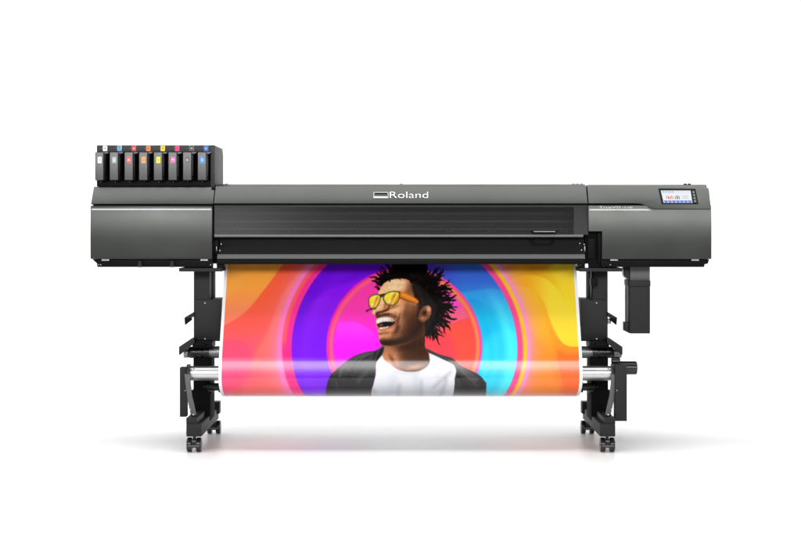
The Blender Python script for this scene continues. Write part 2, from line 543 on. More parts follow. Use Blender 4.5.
for k, c in enumerate(tops):
    x = 105.4 + k * 14.42
    def bay(b, x=x, c=c, k=k):
        b.use(flat(c)).quad(STRIP, [(x - 2.2, 145.7), (x + 2.2, 145.7), (x + 2.2, 151.0), (x - 2.2, 151.0)])
        if k == 1:
            b.use(flat((70, 160, 225))).quad(STRIP, [(x - 2.2, 148.8), (x + 2.2, 148.8), (x + 2.2, 151.0), (x - 2.2, 151.0)], 0.002)
            b.use(flat((90, 95, 100))).quad(STRIP, [(x - 1.8, 146.2), (x + 1.4, 146.2), (x + 1.4, 147.6), (x - 1.8, 147.6)], 0.002)
        if k == 6:
            b.use(flat((150, 150, 150)))
            for e in (-2.3, 2.1):
                b.quad(STRIP, [(x + e, 145.7), (x + e + .25, 145.7), (x + e + .25, 151), (x + e, 151)], 0.002)
        dark = sum(c) > 380
        b.use(flat((50, 50, 50) if dark else (225, 225, 225))).quad(STRIP, [(x - .9, 148.0), (x + .9, 148.0), (x + .9, 148.7), (x - .9, 148.7)], 0.0025)
        b.use(flat((150, 150, 150))).quad(STRIP, [(x - 3.6, 148.1), (x - 3.1, 148.1), (x - 3.1, 148.7), (x - 3.6, 148.7)], 0.0025)
    part('bay_label', 'white', rk, bay)
for k in range(8):
    x = 101.0 + k * 14.5
    part('indicator', flat((170, 170, 170)), rk, lambda b, x=x: b.box(x - .35, x + .35, 181.5, 182.2, RK - 0.001, RK + .004, 0))

# --- stand: two mirrored ends
MX = 401.0
def stand(sgn):
    def mx(x):
        return x if sgn < 0 else 2 * MX - x
    def bx(b, x0, x1, y0, y1, Y0, Y1, bev=0.0025):
        a, c = sorted((mx(x0), mx(x1)))
        b.box(a, c, y0, y1, Y0, Y1, bev)
    def pr(b, pts, Y0, Y1, bev=0.0015):
        b.prism([(mx(x), y) for x, y in pts], Y0, Y1, bev)
    def plate(b):
        bx(b, 179.2, 222.0, 268.0, 271.6, 0.10, 0.62)
    part('mounting_plate', 'sheet_metal', printer, plate)
    def col(b):
        b.use(M['sheet_metal'])
        bx(b, 194.0, 209.8, 271.6, 300.2, 0.26, 0.50)
        pr(b, [(194.0, 300.2), (221.6, 299.4), (221.6, 341.2), (194.0, 341.2)], 0.255, 0.50)
        b.use(M['void'])
        bx(b, 210.0, 212.6, 271.6, 299.4, 0.34, 0.44)
        bx(b, 193.6, 210.4, 341.2, 421.0, 0.30, 0.48)
        bx(b, 190.6, 196.0, 391.0, 418.0, 0.32, 0.40)
        bx(b, 195.5, 212.0, 358.0, 366.0, 0.24, 0.34)
    c = part('column', 'sheet_metal', printer, col, 'dark steel upright of the stand')
    for x, y in ((205.2, 303.0), (205.2, 338.8)):
        part('screw', 'alu_grey', c, lambda b, x=x, y=y: b.rod(P(mx(x), y, 0.2555), P(mx(x), y, 0.252), 0.0035))
    # folded sheet-metal wings
    def wing(b):
        b.use(M['sheet_metal'])
        pr(b, [(184.8, 317.6), (194.0, 312.0), (194.0, 316.6), (186.2, 320.2), (184.8, 320.4)], 0.24, 0.44)
        b.use(M['black'])
        pr(b, [(184.6, 317.8), (186.2, 318.4), (192.0, 318.0), (192.0, 320.0), (185.2, 325.2)], 0.235, 0.25)
        if sgn > 0:
            b.use(M['alu_grey']); bx(b, 190.6, 194, 319.4, 324.0, 0.26, 0.34)
    part('media_arm', 'sheet_metal', printer, wing, 'small folded steel wing on the upright')
    def wing2(b):
        b.use(M['sheet_metal'])
        pr(b, [(179.2, 347.0), (191.6, 338.8), (194.6, 338.8), (194.6, 343.2), (186.8, 349.4), (180.4, 354.8), (179.2, 354.8)], 0.17, 0.185)
        pr(b, [(179.4, 346.8), (191.8, 338.4), (194.8, 338.4), (194.8, 340.6), (181.0, 348.2)], 0.186, 0.40)
        b.use(M['black'])
        bx(b, 192.6, 212.0, 341.0, 348.0, 0.19, 0.34)
        bx(b, 194.0, 206.0, 343.4, 346.0, 0.17, 0.20)
    part('media_arm', 'sheet_metal', printer, wing2, 'folded steel wing above the feed tube')
    # feed tube with its flange
    def tube(b):
        a, c_ = (mx(209.2), mx(240))
        b.xrod(min(a, c_), max(a, c_), 346.2, 358.2, 0.27, 0.001)
    t = part('feed_tube', 'alu_grey', printer, tube, 'dull aluminium feed tube')
    for x0, x1, y0, y1 in ((188.4, 209.4, 347.4, 357.6), (190.0, 196.0, 346.6, 358.2), (199.0, 202.4, 346.4, 358.4), (204.6, 209.3, 345.8, 358.8)):
        a, c_ = sorted((mx(x0), mx(x1)))
        part('flange', 'gloss_black', t, lambda b: b.xrod(a, c_, y0, y1, 0.26, 0.002))
    def collar(b):
        a, c_ = sorted((mx(184.2), mx(188.6)) if sgn < 0 else (mx(180.4), mx(188.0)))
        b.xrod(a, c_, 349.0, 357.8, 0.245, 0.003)
    part('collar', 'alu_grey', t, collar)
    # hanging plate and lever
    def side_plate(b):
        if sgn < 0:
            b.box(180.0, 186.6, 367.6, 417.0, 0.085, 0.14, 0.002)
        else:
            b.box(615.4, 627.2, 364.6, 421.2, 0.045, 0.10, 0.002)
        b.use(M['alu_grey'])
        x = 185.4 if sgn < 0 else 617.2
        b.rod(P(x, 390.6, 0.0845 if sgn < 0 else .0445), P(x, 390.6, 0.08 if sgn < 0 else .04), 0.0025)
    part('side_plate', 'sheet_metal', printer, side_plate, 'dark hanging steel plate')
    def lever(b):
        pr(b, [(184.6, 374.2), (190.2, 374.2), (190.6, 384.0), (192.2, 397.0), (195.2, 411.0), (195.2, 415.4), (193.0, 416.6), (190.6, 413.6), (188.2, 402.0), (185.8, 386.0)], 0.060, 0.078, 0.0015)
    lv = part('lever', 'lever', printer, lever, 'mid grey curved lever arm')
    part('lever_cap', 'gloss_black', lv, lambda b: bx(b, 186.8, 190.2, 364.6, 374.0, 0.062, 0.09, 0.002))
    part('lever_pivot', 'gloss_black', lv, lambda b: bx(b, 190.8, 195.6, 412.5, 417.6, 0.079, 0.10, 0.001))
    for x, y in ((190.0, 409.4), (193.6, 414.6)):
        part('pin', 'silver', lv, lambda b, x=x, y=y: b.rod(P(mx(x), y, 0.061), P(mx(x), y, 0.055), 0.003))
    # take-up shaft end
    for x0, x1, y0, y1 in ((203.6, 220.5, 385.2, 388.2), (207.0, 219.0, 383.0, 390.8), (208.5, 213.0, 389.0, 393.0)):
        a, c_ = sorted((mx(x0), mx(x1)))
        part('take_up_flange', 'gloss_black', printer, lambda b: b.xrod(a, c_, y0, y1, 0.30, 0.002))
    # foot
    def foot(b):
        bx(b, 186.4, 201.8, 424.2, 436.8, 0.0, 0.667, 0.004)
        bx(b, 186.4, 197.4, 418.2, 424.0, 0.006, 0.30, 0.002)
        s = (D + 0.60) / D
        g = lambda x, y: (CX + (x - CX), y)
        bx(b, 205.4, 219.6, 402.0, 414.0, 0.60, 0.667, 0.003)
    f = part('foot', 'sheet_metal', printer, foot, 'dark steel foot beam')
    def caster(xc, ytop, ybot, Y):
        rad = (ybot - ytop) / 2 * sY(Y)
        c0 = P(mx(xc), (ybot + ytop) / 2, Y)
        # rest exactly on the floor
        c0.z = rad
        def hood(b):
            b.use(M['gloss_black'])
            b._add([c0 + Vector(v) for v in
                    [(-.009, -.024, -.012), (.009, -.024, -.012), (.009, .024, -.012), (-.009, .024, -.012),
                     (-.012, -.02, .022), (.012, -.02, .022), (.012, .02, .022), (-.012, .02, .022)]],
                   [(0, 1, 2, 3), (4, 5, 6, 7), (0, 1, 5, 4), (1, 2, 6, 5), (2, 3, 7, 6), (3, 0, 4, 7)], 0.003)
            b.rod(c0 + Vector((0, .004, .015)), c0 + Vector((0, .004, rad + .012)), 0.0075)
            b._add([c0 + Vector((x, y, z)) for x in (-.020, .020) for y in (-.020, .020) for z in (rad + .006, rad + .0115)],
                   [(0, 1, 3, 2), (4, 5, 7, 6), (0, 1, 5, 4), (2, 3, 7, 6), (0, 2, 6, 4), (1, 3, 7, 5)], 0.001)
            b.use(M['lever'])
            b.rod(c0 + Vector((-.026, -rad * .93, -.002)), c0 + Vector((.026, -rad * .93, -.002)), 0.0042, bev=.001)  # grey bar drawn in for the highlight on the axle cover
        h = part('caster', 'gloss_black', printer, hood, 'black twin-wheel caster')
        for e in (-1, 1):
            def wheel(b, e=e):
                b.rod(c0 + Vector((e * .0095, 0, 0)), c0 + Vector((e * .0325, 0, 0)), rad, bev=0.006)
            part('wheel', 'gloss_black', h, wheel)
    caster(194.6, 438.6, 453.0, 0.035)
    caster(214.4, 418.6, 431.9, 0.655)
stand(-1)
stand(1)

def dancer(b):
    b.xrod(190.4, 612.4, 366.0, 380.6, 0.11, 0.002, 64)
dr = part('tension_roller', 'silver', printer, dancer, 'polished aluminium roller behind the print')
for x in (194, 608.6):
    for y in (368.0, 378.2):
        part('screw', 'lever', dr, lambda b, x=x, y=y: b.rod(P(x, y, 0.100), P(x, y, 0.083), 0.0026))
part('take_up_core', 'black', printer, lambda b: b.xrod(219, 583, 381.5, 392.4, 0.46, 0.001))
part('cross_beam', 'sheet_metal', printer, lambda b: b.box(212, 590, 318, 338, 0.46, 0.50, 0.002))
# motor knob on the far end
def knob(b):
    b.xrod(618, 637.0, 361.2, 374.6, 0.13, 0.008)
    b.xrod(612, 620, 357.0, 366.0, 0.15, 0.002)
part('take_up_motor', 'gloss_black', printer, knob, 'black cylindrical take-up motor')
# waste box under the screen end
def waste(b):
    b.use(M['sheet_metal']); b.box(630.0, 650.4, 286.6, 333.6, 0.18, 0.34, 0.003)
wb = part('drain_box', 'sheet_metal', printer, waste, 'dark rectangular box hanging under the screen end')
part('drain_neck', 'lever', wb, lambda b: b.box(630.4, 650.2, 265.6, 280.4, 0.19, 0.33, 0.002), 'lighter grey neck')
part('drain_band', 'sheet_metal', wb, lambda b: b.box(629.8, 650.8, 280.4, 286.6, 0.172, 0.345, 0.003))
part('drain_hose', 'gloss_black', wb, lambda b: b.prism([(624.4, 264.6), (630, 264.6), (630, 279.8), (628, 279.4), (625, 277.0), (624.2, 274.0)], 0.20, 0.27, 0.003))
part('drain_tap', 'sheet_metal', wb, lambda b: b.prism([(625.2, 322.4), (630.2, 322.4), (630.2, 333.2), (628.6, 332.6), (625.2, 331.0)], 0.20, 0.27, 0.002))
part('drain_pipe', 'alu_grey', wb, lambda b: b.rod(P(628.6, 283.0, 0.24), P(628.8, 322.4, 0.24), 0.0075))
def cable(b):
    b.box(591.2, 598.0, 278.4, 286.2, 0.20, 0.255, 0.002)
    b.rod(P(593.0, 262, 0.235), P(592.4, 278.6, 0.235), 0.0032)
    b.rod(P(592.6, 286, 0.25), P(591.8, 300, 0.25), 0.0028)
part('sensor_box', 'black', printer, cable, 'little black sensor box with a cable')

# ------------------------------------------------------------------ ink cartridges
CF = 0.130
CFACE = Plane((150, CF), (180, CF))
stickers = [((238, 238, 238), (110, 110, 110)), ((165, 168, 172), (225, 225, 225)), ((235, 75, 75), (255, 235, 235)), ((240, 150, 70), (130, 70, 30)),
            ((248, 225, 30), (60, 60, 50)), ((240, 90, 160), (255, 235, 245)), ((78, 78, 78), (190, 190, 190)), ((60, 140, 235), (225, 240, 255))]
names = ['white', 'light grey', 'red', 'orange', 'yellow', 'magenta pink', 'dark grey', 'blue']
marks = ['Wh', 'Lk', 'R', 'Or', 'Y', 'M', 'Bk', 'C']
for k in range(8):
    x0 = 95.3 + k * 14.66 + random.uniform(-.15, .15)
    org = P(x0 + 4.5, 180.2, 0.19)
    t = thing('ink_cartridge', org, 'black ink cartridge with a %s sticker, in the rack on top of the printer' % names[k],
              'ink cartridge', 'ink cartridges standing in the rack')
    def cpart(name, m, fn, par=t, label=None):
        b = MB().use(m)
        fn(b)
        o = b.build(name, par, label, origin=org)
        o.location = (0, 0, 0)
        return o
    cpart('body', M['cart'], lambda b: b.prism([(x0, 152.2), (x0 + 8.4, 152.2), (x0 + 8.4, 180.2), (x0, 180.2)], CF, 0.36, 0.0035, 3))
    def handle(b):
        b.box(x0 + 8.5, x0 + 10.0, 155.2, 175.8, CF + 0.035, 0.32, 0.0015)
        b.use(M['cart']).prism([(x0 + 8.5, 151.9), (x0 + 13.6, 151.9), (x0 + 13.6, 152.9), (x0 + 11.0, 153.9), (x0 + 8.5, 154.8)], CF + 0.045, CF + 0.10, 0.001)
    cpart('handle', M['cart_dark'], handle)
    def sticker(b):
        c, d = stickers[k]
        a = x0 + 2.7
        b.use(flat(c)).quad(CFACE, [(a, 156.9), (a + 3.9, 156.9), (a + 3.9, 163.0), (a, 163.0)], 0.0012)
        b.use(flat(d))
        text_mesh(b, marks[k], CFACE, a + .8, a + 3.1, 158.8, 161.0, 0.002, 0.01)
    cpart('sticker', M['white'], sticker, label='%s printed sticker' % names[k])

# ------------------------------------------------------------------ the printed sheet
SS = 4
PX0, PY0, PX1, PY1 = 214.0, 254.0, 588.0, 446.0
W_, H_ = int((PX1 - PX0) * SS), int((PY1 - PY0) * SS)
gy, gx = np.mgrid[0:H_, 0:W_].astype(np.float32)
GX = PX0 + (gx + .5) / SS
GY = PY0 + (gy + .5) / SS
img = np.zeros((H_, W_, 3), np.float32)
rng = np.random.default_rng(3)

def box_blur(a, r):
    r = int(r)
    if r < 1:
        return a
    for ax in (0, 1):
        for _ in range(2):
            p = np.concatenate([np.repeat(np.take(a, [0], ax), r + 1, ax), a, np.repeat(np.take(a, [-1], ax), r, ax)], ax)
            c = np.cumsum(p, ax, dtype=np.float64)
            n = a.shape[ax]
            a = ((np.take(c, range(2 * r + 1, 2 * r + 1 + n), ax) - np.take(c, range(0, n), ax)) / (2 * r + 1)).astype(np.float32)
    return a

def smooth_pts(pts, closed=True, n=6):
    pts = np.array(pts, float)
    out = []
    N = len(pts)
    rngi = range(N if closed else N - 1)
    for i in rngi:
        p0 = pts[(i - 1) % N] if closed or i > 0 else pts[i]
        p1, p2 = pts[i], pts[(i + 1) % N]
        p3 = pts[(i + 2) % N] if closed or i + 2 < N else p2
        for k in range(n):
            t = k / n
            out.append(0.5 * ((2 * p1) + (-p0 + p2) * t + (2 * p0 - 5 * p1 + 4 * p2 - p3) * t * t + (-p0 + 3 * p1 - 3 * p2 + p3) * t ** 3))
    if not closed:
        out.append(pts[-1])
    return np.array(out)

def mask_poly(pts, blur=0.0):
    pts = np.array(pts, float)
    x = (pts[:, 0] - PX0) * SS
    y = (pts[:, 1] - PY0) * SS
    m = np.zeros((H_, W_), np.float32)
    y0, y1 = max(0, int(np.floor(y.min()))), min(H_ - 1, int(np.ceil(y.max())))
    xn, yn = np.roll(x, -1), np.roll(y, -1)
    for r in range(y0, y1 + 1):
        yy = r + 0.5
        hit = ((y <= yy) & (yn > yy)) | ((yn <= yy) & (y > yy))
        if not hit.any():
            continue
        xs = np.sort(x[hit] + (yy - y[hit]) / (yn[hit] - y[hit]) * (xn[hit] - x[hit]))
        for a, b in zip(xs[0::2], xs[1::2]):
            a, b = int(max(0, round(a))), int(min(W_, round(b)))
            if b > a:
                m[r, a:b] = 1
    return box_blur(m, blur * SS) if blur else m

def lay(m, col):
    """Put a colour (or a whole picture) over the sheet through a mask."""
    global img
    c = np.array(col, np.float32) / 255 if not isinstance(col, np.ndarray) else col
    img = img * (1 - m[..., None]) + c * m[..., None]

def blob(cx, cy, rx, ry, col, a=1.0, rot=0.0, clip=None, p=2.0):
    t = math.radians(rot)
    dx, dy = GX - cx, GY - cy
    u = (dx * math.cos(t) + dy * math.sin(t)) / rx
    v = (-dx * math.sin(t) + dy * math.cos(t)) / ry
    m = np.exp(-(u * u + v * v) ** (p / 2)) * a
    lay(m if clip is None else m * clip, col)

def sm(v, a, b):
    t = np.clip((v - a) / (b - a), 0, 1)
    return t * t * (3 - 2 * t)
def mixc(a, b, t):
    a, b = np.array(a, np.float32) / 255 if not isinstance(a, np.ndarray) else a, np.array(b, np.float32) / 255 if not isinstance(b, np.ndarray) else b
    return a * (1 - t[..., None]) + b * t[..., None]

def paint_background():
    global img
    # left coral field, right golden field
    L = mixc((255, 96, 58), (255, 84, 120), sm(GY, 290, 375))
    Rr = mixc((255, 188, 36), (255, 118, 40), sm(GY, 305, 385))
    img = np.where((GX < 402)[..., None], L, Rr).astype(np.float32)
    lay(mask_poly(smooth_pts([(340, 250), (303, 268), (284, 292), (272, 322), (256, 350), (240, 375), (232, 400), (300, 420), (402, 420), (402, 250)]), 1.2) * 0.55, (255, 104, 84))
    lay(mask_poly(smooth_pts([(316, 250), (296, 274), (281, 296), (273, 318), (266, 338), (254, 360), (246, 380), (246, 420), (330, 420), (330, 250)]), 0.5) * 0.45, (255, 128, 96))
    lay(mask_poly(smooth_pts([(205, 352), (228, 340), (246, 344), (254, 360), (248, 382), (226, 392), (205, 392)]), 0.8) * 0.4, (255, 64, 118))
    a = mask_poly(smooth_pts([(205, 250), (288, 250), (278, 268), (262, 291), (244, 313), (222, 327), (205, 330)]), 0.4)
    lay(a, mixc((255, 165, 62), (255, 128, 104), sm(GY, 280, 328)))
    b = mask_poly(smooth_pts([(205, 250), (262, 250), (246, 275), (232, 292), (205, 305)]), 2) * 0.35
    lay(b, (255, 176, 84))
    blob(240, 372, 30, 18, (255, 70, 130), 0.6)
    # right waves
    r1 = mask_poly(smooth_pts([(500, 250), (500, 284), (512, 280), (530, 276), (548, 279), (560, 290), (568, 303), (580, 312), (600, 318), (600, 250)]), 0.4)
    lay(r1, mixc((236, 168, 34), (255, 226, 46), sm(GX, 535, 572)))
    r2 = mask_poly(smooth_pts([(505, 292), (520, 287), (534, 290), (545, 302), (551, 322), (558, 338), (566, 346), (580, 347), (600, 345), (600, 318), (580, 312), (568, 303), (560, 290), (548, 279), (530, 276), (512, 280)]), 0.4)
    lay(r2, mixc((255, 176, 28), (255, 224, 58), sm(GX, 525, 556)))
    r3 = mask_poly(smooth_pts([(515, 308), (532, 306), (544, 318), (551, 340), (556, 362), (562, 400), (516, 400)]), 0.5)
    lay(r3 * 0.75, mixc((255, 186, 40), (255, 136, 36), sm(GY, 325, 372)))
    blob(575, 370, 22, 16, (255, 112, 44), 0.7)
    lay(mask_poly(smooth_pts([(530, 250), (552, 268), (563, 284), (571, 300), (584, 306), (600, 306), (600, 250)]), 0.6) * 0.5, (255, 214, 60))
    lay(mask_poly(smooth_pts([(500, 250), (500, 276), (520, 268), (545, 270), (560, 262), (560, 250)]), 1.5) * 0.45, (226, 120, 30))
    lay(mask_poly(smooth_pts([(522, 334), (536, 338), (546, 356), (553, 378), (560, 410), (522, 410)]), 0.6) * 0.4, (255, 150, 44))
    lay(mask_poly(smooth_pts([(556, 352), (570, 356), (590, 352), (600, 420), (566, 420), (560, 384)]), 0.6) * 0.35, (252, 92, 40))
    # rings round the head
    cx, cy = 404.6, 345.0
    rr = np.sqrt((GX - cx) ** 2 + (GY - cy) ** 2)
    side = sm(GX, 395, 415)
    th = np.degrees(np.arctan2(GY - cy, GX - cx))
    # soft outer glow
    g = np.exp(-np.maximum(rr - 123, 0) / 6.5) * (rr > 112)
    lay((g * 0.9).astype(np.float32), mixc((255, 132, 216), (255, 138, 226), side))
    ring = sm(rr, 126.2, 124.6) * (rr > 100)
    lay(ring * 0.7, mixc((255, 118, 206), (255, 150, 200), side))
    ring = sm(rr, 123.0, 120.6) * (rr > 100)
    lay(ring, mixc((255, 92, 96), (255, 196, 44), side))
    ring = sm(rr, 119.2, 116.4) * (rr > 100)
    lay(ring, mixc((255, 50, 150), (255, 78, 150), side))
    lay(sm(rr, 121.8, 120) * sm(GY, 338, 352) * (1 - side) * (rr > 100), (255, 44, 140))
    # purple to cyan ring
    dark = mixc((112, 14, 226), (126, 20, 246), sm(GY, 300, 350))
    cyan = mixc((58, 104, 214), mixc((22, 196, 240), (44, 226, 248), sm(rr, 80, 106)), sm(GY, 276, 322))
    blue = mixc((104, 28, 206), cyan, sm(GX, 404, 470))
    pc = np.where((GX < 404)[..., None], dark, blue)
    lay(sm(rr, 112.4, 111.8), pc)
    lobe = mask_poly(smooth_pts([(300, 340), (306, 312), (324, 292), (352, 282), (380, 276), (404, 270), (404, 420), (318, 420), (330, 380), (326, 350)]), 2.0)
    lay(lobe * sm(rr, 112.4, 111.8) * 0.75 * (1 - side), mixc((152, 22, 255), (120, 20, 240), sm(GY, 300, 350)))
    lay(mask_poly(smooth_pts([(440, 296), (470, 292), (500, 290), (520, 310), (520, 336), (478, 300), (450, 308)]), 0.8) * sm(rr, 112.4, 111.8) * 0.4, (70, 190, 255))
    lay(mask_poly(smooth_pts([(482, 350), (496, 332), (512, 330), (520, 345), (512, 400), (484, 400)]), 3) * sm(rr, 112.4, 111.8) * 0.6, (70, 246, 255))
    for rad, wd, al, cl in ((98, 8, .16, (150, 40, 255)), (106, 4, .10, (90, 8, 210)), (88, 5, .10, (100, 10, 220))):
        lay((np.exp(-((rr - rad - 3 * np.sin(np.radians(th * 3))) / wd) ** 2) * al * (1 - side) * sm(rr, 112.4, 111.8)).astype(np.float32), cl)
    for rad, wd, al, cl in ((96, 6, .28, (20, 150, 230)), (105, 5, .35, (110, 248, 255)), (86, 4, .25, (16, 160, 230))):
        lay((np.exp(-((rr - rad - 3 * np.sin(np.radians(th * 3))) / wd) ** 2) * al * side * sm(GY, 280, 320) * sm(rr, 112.4, 111.8)).astype(np.float32), cl)
    # inner disc
    ring = sm(rr, 78.2, 76.6)
    lay(ring, mixc((255, 44, 168), (255, 72, 168), side))
    ring = sm(rr, 75.8, 73.6)
    lay(ring, mixc((255, 96, 124), (255, 138, 70), side))
    ring = sm(rr, 73.0, 69.4)
    disc = np.where((GX < 412)[..., None], mixc((255, 58, 170), (255, 34, 238), sm(GY, 300, 350)), mixc((255, 96, 150), (255, 70, 84), sm(GY, 296, 330)))
    lay(ring, disc)
    inn = sm(rr, 70, 69)
    lay(mask_poly(smooth_pts([(328, 334), (346, 322), (364, 326), (378, 340), (386, 360), (388, 420), (330, 420)]), 0.5) * inn * 0.8, mixc((255, 60, 255), (255, 26, 244), sm(GY, 325, 350)))
    lay(mask_poly(smooth_pts([(430, 262), (446, 285), (470, 300), (478, 312), (452, 324), (430, 330)]), 0.4) * inn * 0.55, (255, 112, 160))
    lay(mask_poly(smooth_pts([(445, 328), (462, 322), (478, 318), (482, 350), (470, 400), (452, 400), (456, 350)]), 1.5) * inn * 0.7, (255, 86, 60))
    lay(mask_poly(smooth_pts([(436, 286), (456, 288), (466, 306), (452, 310), (438, 306)]), 1.0) * inn * 0.7, (246, 70, 210))

A = lambda pts: [(340 + x / 5.72, 258 + y / 5.72) for x, y in pts]
Cc = lambda pts: [(305 + x / 8.43, 340 + y / 8.43) for x, y in pts]
Dd = lambda pts: [(400 + x / 8.43, 340 + y / 8.43) for x, y in pts]

def lock(base, tip, wd, col=(8, 5, 6), bend=0.0, kink=0.55):
    """One tapering, slightly kinked lock of hair from base to tip."""
    b, t = np.array(base, float), np.array(tip, float)
    d = t - b
    n = np.array([-d[1], d[0]]) / (np.hypot(*d) + 1e-6)
    L, Rr = [], []
    ph, fr_ = rng.uniform(0, 6.28), rng.uniform(5.0, 8.5)
    for k in range(17):
        s = k / 16
        c = b + d * s + n * (bend * math.sin(s * math.pi) + kink * math.sin(ph + fr_ * s * 2) * (0.4 + s) + rng.normal(0, 0.05))
        w_ = wd * (1 - 0.62 * s - 0.30 * s ** 6) * (1 + 0.28 * math.sin(ph * 2 + fr_ * 3.1 * s)) + 0.08
        L.append(c + n * w_); Rr.append(c - n * w_)
    lay(mask_poly(L + Rr[::-1], 0.1), col)

def paint_person():
    global img
    black = (9, 6, 7)
    # locks round the outline (tips as in the print)
    tips = A([(168, 110), (196, 170), (206, 92), (224, 42), (256, 30), (190, 132), (300, 20), (340, 5), (400, 5), (440, 30), (470, 40), (500, 48), (522, 66), (566, 56), (592, 72),
              (604, 98), (584, 128), (628, 152), (652, 180), (640, 196), (668, 216), (662, 246), (640, 262), (628, 278), (652, 296), (646, 316), (658, 348), (636, 362),
              (622, 372), (610, 396), (632, 422), (598, 428), (586, 446), (560, 472), (536, 462), (514, 474), (500, 452)])
    hub = np.array(A([(410, 235)])[0])
    def twist(t, f0, wd):
        b = hub + (t - hub) * f0
        bend = rng.normal(0, 2.0)
        st_ = rng.bit_generator.state
        lock(b + (0.35, 0.35), t + (0.35, 0.3), wd * 1.1, (70, 40, 32), bend)
        rng.bit_generator.state = st_
        lock(b, t, wd, black, bend)
    for t in tips:
        t = np.array(t)
        for _ in range(4):
            t2 = t + rng.normal(0, 3.4, 2)
            twist(hub + (t2 - hub) * rng.uniform(0.80, 0.99), 0.58, rng.uniform(0.7, 1.1))
        twist(hub + (t - hub) * rng.uniform(0.98, 1.06), 0.60, rng.uniform(1.3, 2.0))
    mp = smooth_pts(A([(238, 158), (226, 136), (256, 98), (296, 70), (306, -20), (486, -20), (504, 84), (536, 118), (566, 164), (586, 212), (586, 262), (576, 316), (556, 362), (532, 408), (500, 440), (486, 430), (480, 250), (430, 150), (330, 130)]))
    mass = mask_poly(mp, 0.4)
    lay(mass, black)
    # neck
    neck = mask_poly(smooth_pts(Cc([(640, 60), (670, 20), (760, -20), (960, -30)]) + Dd([(210, -40), (212, 60), (236, 110), (256, 160), (250, 200), (220, 240), (150, 280), (40, 290)]) + Cc([(780, 280), (720, 240), (670, 190), (650, 120)]), True, 6))
    lay(neck, mixc((96, 58, 36), (156, 98, 66), sm(GX, 408, 385)))
    blob(*A([(300, 560)])[0], 9, 16, (184, 120, 84), 0.8, 0, neck)
    blob(*A([(470, 520)])[0], 9, 14, (84, 48, 26), 0.8, 0, neck)
    blob(*A([(400, 505)])[0], 16, 5, (70, 40, 22), 0.9, -12, neck)
    blob(*Cc([(735, 165)])[0], 2.0, 6, (110, 64, 40), 0.8, -30, neck)
    blob(*Dd([(60, 140)])[0], 7, 3.5, (92, 54, 34), 0.7, 10, neck)
    blob(*Dd([(120, 235)])[0], 12, 3.0, (186, 128, 94), 0.7, -10, neck)
    # fade at the temple and behind the ear
    fade = mask_poly(smooth_pts(A([(398, 140), (436, 144), (482, 178), (528, 232), (556, 290), (534, 360), (504, 420), (486, 450), (484, 400), (470, 300), (440, 240), (412, 190)])), 0.8)
    lay(fade * 0.9, (30, 26, 24))
    # face
    fp = smooth_pts(A([(236, 168), (262, 140), (310, 124), (372, 122), (412, 142), (428, 190), (450, 240), (478, 280), (500, 320), (486, 370), (486, 440), (440, 470), (372, 500), (300, 506), (256, 502),
                       (232, 488), (224, 456), (220, 420), (208, 392), (204, 362), (206, 344), (196, 328), (184, 318), (190, 302), (206, 280), (214, 250), (216, 210)]), True, 6)
    face = mask_poly(fp, 0.12)
    lay(face, mixc((208, 136, 92), (136, 82, 50), sm(GX, 386, 420)))
    blob(*A([(320, 165)])[0], 17, 6.5, (222, 160, 120), 0.75, -6, face)
    blob(*A([(350, 150)])[0], 10, 4.5, (216, 170, 142), 0.5, 0, face)
    blob(*A([(250, 165)])[0], 6, 5, (206, 130, 82), 0.8, 0, face)
    blob(*A([(408, 165)])[0], 6, 10, (104, 66, 46), 0.8, 20, face)
    blob(*A([(345, 300)])[0], 9, 8, (210, 140, 94), 0.9, 0, face)
    blob(*A([(420, 250)])[0], 9, 6, (196, 122, 78), 0.75, 25, face)
    blob(*A([(400, 340)])[0], 7, 12, (124, 72, 44), 0.6, 10, face)
    blob(*A([(440, 410)])[0], 13, 16, (82, 47, 27), 0.9, 20, face)
    blob(*A([(350, 460)])[0], 13, 9, (108, 66, 44), 0.9, -20, face)
    blob(*A([(255, 455)])[0], 6, 8, (186, 118, 80), 0.9, 0, face)
    blob(*A([(240, 492)])[0], 8, 2.6, (62, 40, 30), 0.85, 12, face)
    blob(*A([(300, 480)])[0], 13, 3.6, (70, 46, 34), 0.8, -6, face)
    blob(*A([(335, 395)])[0], 2.0, 8, (120, 72, 48), 0.8, 10, face)       # laugh line
    blob(*A([(348, 372)])[0], 3.4, 7, (198, 130, 90), 0.7, 12, face)
    # nose
    blob(*A([(228, 270)])[0], 4.2, 7, (222, 152, 104), 0.9, 12, face)
    blob(*A([(210, 300)])[0], 4.0, 3.2, (206, 132, 88), 0.9, 0, face)
    blob(*A([(262, 288)])[0], 4.6, 3.6, (190, 118, 76), 0.9, 0, face)
    lay(mask_poly(smooth_pts(A([(202, 322), (214, 308), (236, 304), (262, 296), (280, 290), (276, 304), (250, 314), (226, 322), (208, 334)])), 0.35) * 0.85, (84, 48, 32))
    blob(*A([(280, 280)])[0], 1.2, 3.4, (110, 64, 40), 0.8, 0, face)
    # moustache shade and lips
    lay(mask_poly(smooth_pts(A([(204, 342), (226, 326), (270, 318), (306, 326), (326, 344), (300, 340), (250, 338), (220, 344)])), 0.4) * 0.75 * face, (92, 56, 40))
    lay(mask_poly(smooth_pts(A([(204, 366), (212, 346), (240, 336), (290, 336), (324, 350), (332, 366), (318, 392), (290, 410), (250, 420), (226, 418), (212, 398)])), 0.25) * 0.9, (150, 84, 66))
    lay(mask_poly(smooth_pts(A([(214, 372), (240, 362), (290, 360), (316, 366), (306, 382), (282, 396), (246, 402), (222, 396)])), 0.1), (26, 10, 10))
    blob(*A([(236, 386)])[0], 2.4, 1.8, (150, 78, 52), 0.9, 0)
